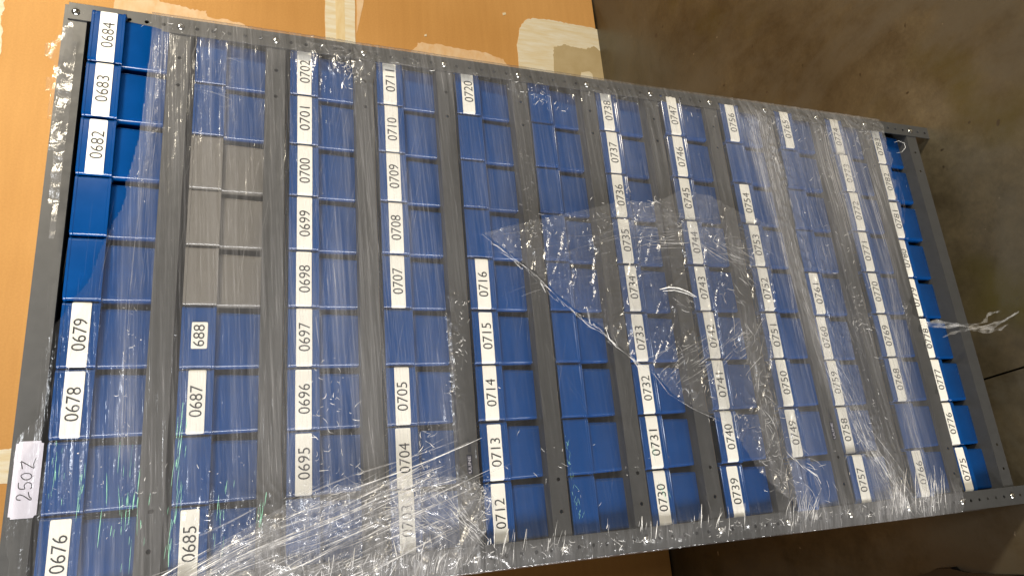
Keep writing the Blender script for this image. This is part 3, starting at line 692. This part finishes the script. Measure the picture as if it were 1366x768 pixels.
# crumple on the fourth shelf edge and the seam beside it
glint_specks('bright', [(618, 400), (612, 470), (604, 530)], 9, 150, (1.5, 7)); glint_specks('soft', [(700, 200), (712, 300), (725, 350)], 8, 110, (1.5, 6))
glint_specks('bright', [(575, 560), (560, 600), (580, 640)], 14, 70, (2, 14))
glint_specks('bright', [(440, 470), (430, 560)], 26, 50, (2, 12))
# the torn flap: rolled edge, folds, crinkles
for k in range(2):
    e = [(u+random.uniform(-1.2, 1.2), v+random.uniform(-1.2, 1.2)) for u, v in FLAP[17:]+FLAP[:1]]
    strand('bright' if k else 'soft', e, 0.0003, yb=-0.0285)
band('bright', [(650, 318), (700, 358), (745, 400), (800, 442), (850, 485)], 2.5, 60, (4, 24), (0.3, 0.9), 0.2, 0.1)
band('soft', [(660, 345), (760, 330), (860, 300), (960, 290)], 45, 90, (20, 110), (0.2, 0.7), 0.10, 0.12, -0.05)
band('soft', [(700, 390), (800, 370), (950, 340)], 34, 60, (20, 120), (0.2, 0.6), 0.12, 0.12, 0.0)
glint_specks('bright', [(700, 310), (760, 300), (840, 275)], 22, 110, (1.5, 9)); glint_specks('bright', [(860, 270), (930, 300), (1010, 330)], 20, 200, (2, 12))
band('bright', [(855, 320), (930, 318), (990, 350), (1005, 372)], 14, 45, (15, 70), (0.3, 0.9), 0.15, 0.2)
band('soft', [(850, 290), (930, 300), (1010, 350)], 26, 110, (20, 90), (0.3, 1.0), 0.25, 0.3)
glint_specks('bright', [(830, 240), (850, 290), (870, 330)], 10, 60, (2, 10))
strand('bright', [(880, 386), (892, 383), (905, 384), (918, 389), (929, 396)], 0.0016, yb=-0.032)
strand('bright', [(884, 388), (900, 387), (915, 391), (926, 396)], 0.0010, yb=-0.032)
strand('bright', [(787, 431), (785, 420), (783, 410)], 0.0024, yb=-0.032)  # glint on the flap added as a white sliver
strand('bright', [(808, 438), (813, 452), (822, 460)], 0.0011, yb=-0.030)
for q in ((905, 405), (915, 400), (960, 395), (985, 400), (975, 385)): band('bright', [q, (q[0]+12, q[1]+6)], 5, 5, (6, 22), (0.4, 1.2), 0.5, 0.4)
glint_specks('bright', [(890, 440), (930, 480), (950, 540), (1000, 560)], 26, 260, (2, 12))
band('bright', [(880, 500), (960, 470), (1000, 450)], 30, 60, (10, 45), (0.25, 0.7), 0.12, 0.12, -0.3)
glint_specks('bright', [(1000, 430), (1012, 520), (1035, 600), (1055, 660)], 24, 420, (2, 13))
band('bright', [(1000, 420), (1015, 520), (1050, 650)], 14, 50, (8, 40), (0.3, 0.9), 0.3, 0.3)
# the bunched band across the lower rows
band('soft', [(1010, 165), (1055, 360), (1110, 500), (1200, 670)], 13, 200, (60, 220), (0.4, 1.4), 0.05, 0.08)
band('bright', [(1110, 490), (1160, 590), (1215, 680)], 10, 90, (20, 100), (0.3, 1.0), 0.10, 0.12)
band('soft', [(1080, 250), (1120, 420), (1170, 560), (1220, 680)], 28, 120, (40, 170), (0.3, 1.0), 0.07, 0.1)
band('soft', [(1165, 240), (1195, 400), (1205, 520), (1240, 680)], 9, 110, (60, 200), (0.4, 1.2), 0.03, 0.05)
band('soft', [(1240, 450), (1275, 600), (1300, 660)], 4, 14, (60, 180), (0.3, 0.8), 0.02, 0.03)
band('soft', [(1180, 190), (1200, 250), (1204, 290)], 4, 22, (30, 80), (0.3, 0.7), 0.05, 0.2)
glint_specks('bright', [(1120, 200), (1115, 320), (1150, 420), (1170, 560), (1140, 640)], 34, 330, (1.5, 8))
glint_specks('bright', [(1130, 380), (1145, 400), (1150, 440)], 10, 80, (2, 8)); glint_specks('bright', [(1205, 400), (1215, 440)], 6, 50, (2, 7))
band('bright', [(1060, 600), (1090, 640), (1100, 680)], 20, 30, (8, 34), (0.3, 1.2), 0.4, 0.3)
glint_specks('bright', [(640, 600), (900, 620)], 60, 60, (2, 10)); glint_specks('soft', [(640, 200), (960, 200)], 80, 160, (1.5, 7))
strand('bright', [(1193, 190), (1199, 188), (1206, 191), (1208, 197), (1203, 203), (1197, 204)], 0.0009, yb=-0.018)
for q in ((735, 470, 782, 540), (1030, 545, 1060, 640), (930, 640, 955, 700), (1240, 600, 1300, 650)):
    band('soft', [q[:2], q[2:]], 5, 10, (30, 80), (0.15, 0.4), 0.05, 0.08)
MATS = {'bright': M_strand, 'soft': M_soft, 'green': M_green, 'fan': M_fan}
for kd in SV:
    me = mesh_np('film_crease_glint', np.array([tuple(v) for v in SV[kd]]), np.array(SF[kd]), MATS[kd], True)
    tag(link('film_crease_glint', me, wrap), kind='stuff')

# loose twisted tail of wrap that hangs off to the right
def tail(paths, name='loose_tail'):
    bm = bmesh.new()
    for pts, w, y0, y1 in paths:
        P = smooth_pts([at(u, v, y0+(y1-y0)*i/(len(pts)-1)) for i, (u, v) in enumerate(pts)], 9)
        rows = []; m = 7; ph = random.uniform(0, 6)
        for i, p in enumerate(P):
            d = (P[min(i+1, len(P)-1)]-P[max(i-1, 0)]).normalized(); n1 = d.cross(Vector((0, 1, 0))).normalized(); n2 = d.cross(n1)
            th = ph+i*0.11; s = min(1, (i+2)/9)**0.5; ww = w*(0.35+0.65*s)*(0.8+0.3*math.sin(i*0.7))
            row = []
            for j in range(m):
                t = (j/(m-1)-.5)*2; q = p+(n1*math.cos(th)+n2*math.sin(th))*t*ww+(n2*math.cos(th)-n1*math.sin(th))*(0.28*ww*math.sin(j*2.1+i*0.9)+random.uniform(-.12, .12)*ww)
                row.append(bm.verts.new(q-WO))
            rows.append(row)
        for a, b in zip(rows, rows[1:]):
            for j in range(m-1): bm.faces.new((a[j], a[j+1], b[j+1], b[j]))
    me = bm_mesh(name, bm, M_tail, 180); o = link(name, me, wrap)
    return o
M_tail = strand_mat('loose_film', (0.85, 0.83, 0.80), 0.22, 0.10)
tail([([(1228, 433), (1245, 431), (1268, 432), (1295, 436), (1320, 436), (1345, 424), (1400, 392)], 0.008, -0.02, -0.09),
      ([(1232, 434), (1262, 436), (1288, 433), (1312, 430), (1318, 420), (1330, 416), (1345, 413)], 0.0038, -0.02, -0.05),
      ([(1258, 450), (1268, 445), (1282, 441), (1300, 438), (1330, 430)], 0.0035, -0.02, -0.05),
      ([(1290, 438), (1310, 441), (1335, 438), (1355, 424), (1395, 400)], 0.006, -0.04, -0.065)])

# ------------------------------------------------------------------ dark thing on the floor at the lower right
def floor_poly(px, z0, z1, m, name):
    bm = bmesh.new(); A = [at_floor(u, v, z1) for u, v in px]; c = sum(A, Vector())/len(A)
    T = [bm.verts.new(p+Vector((0, 0, random.uniform(-.002, .002)))) for p in A]; Bm = [bm.verts.new((p.x, p.y, z0)) for p in A]
    bm.faces.new(T); n = len(A)
    for i in range(n): bm.faces.new((T[i], T[(i+1) % n], Bm[(i+1) % n], Bm[i]))
    bmesh.ops.bevel(bm, geom=[e for e in bm.edges if e.verts[0] in T and e.verts[1] in T], offset=0.003, segments=2, affect='EDGES')
    return link(name, bm_mesh(name, bm, m, 50))
sh = floor_poly([(1238, 763), (1250, 757), (1268, 756), (1273, 761), (1290, 765), (1400, 768), (1420, 840), (1200, 840), (1195, 775)], 0.0, 0.02, M_dark, 'plastic_sheet')
tag(sh, 'dark glossy sheet lying on the floor beside the left foot of the shelving', 'sheet')
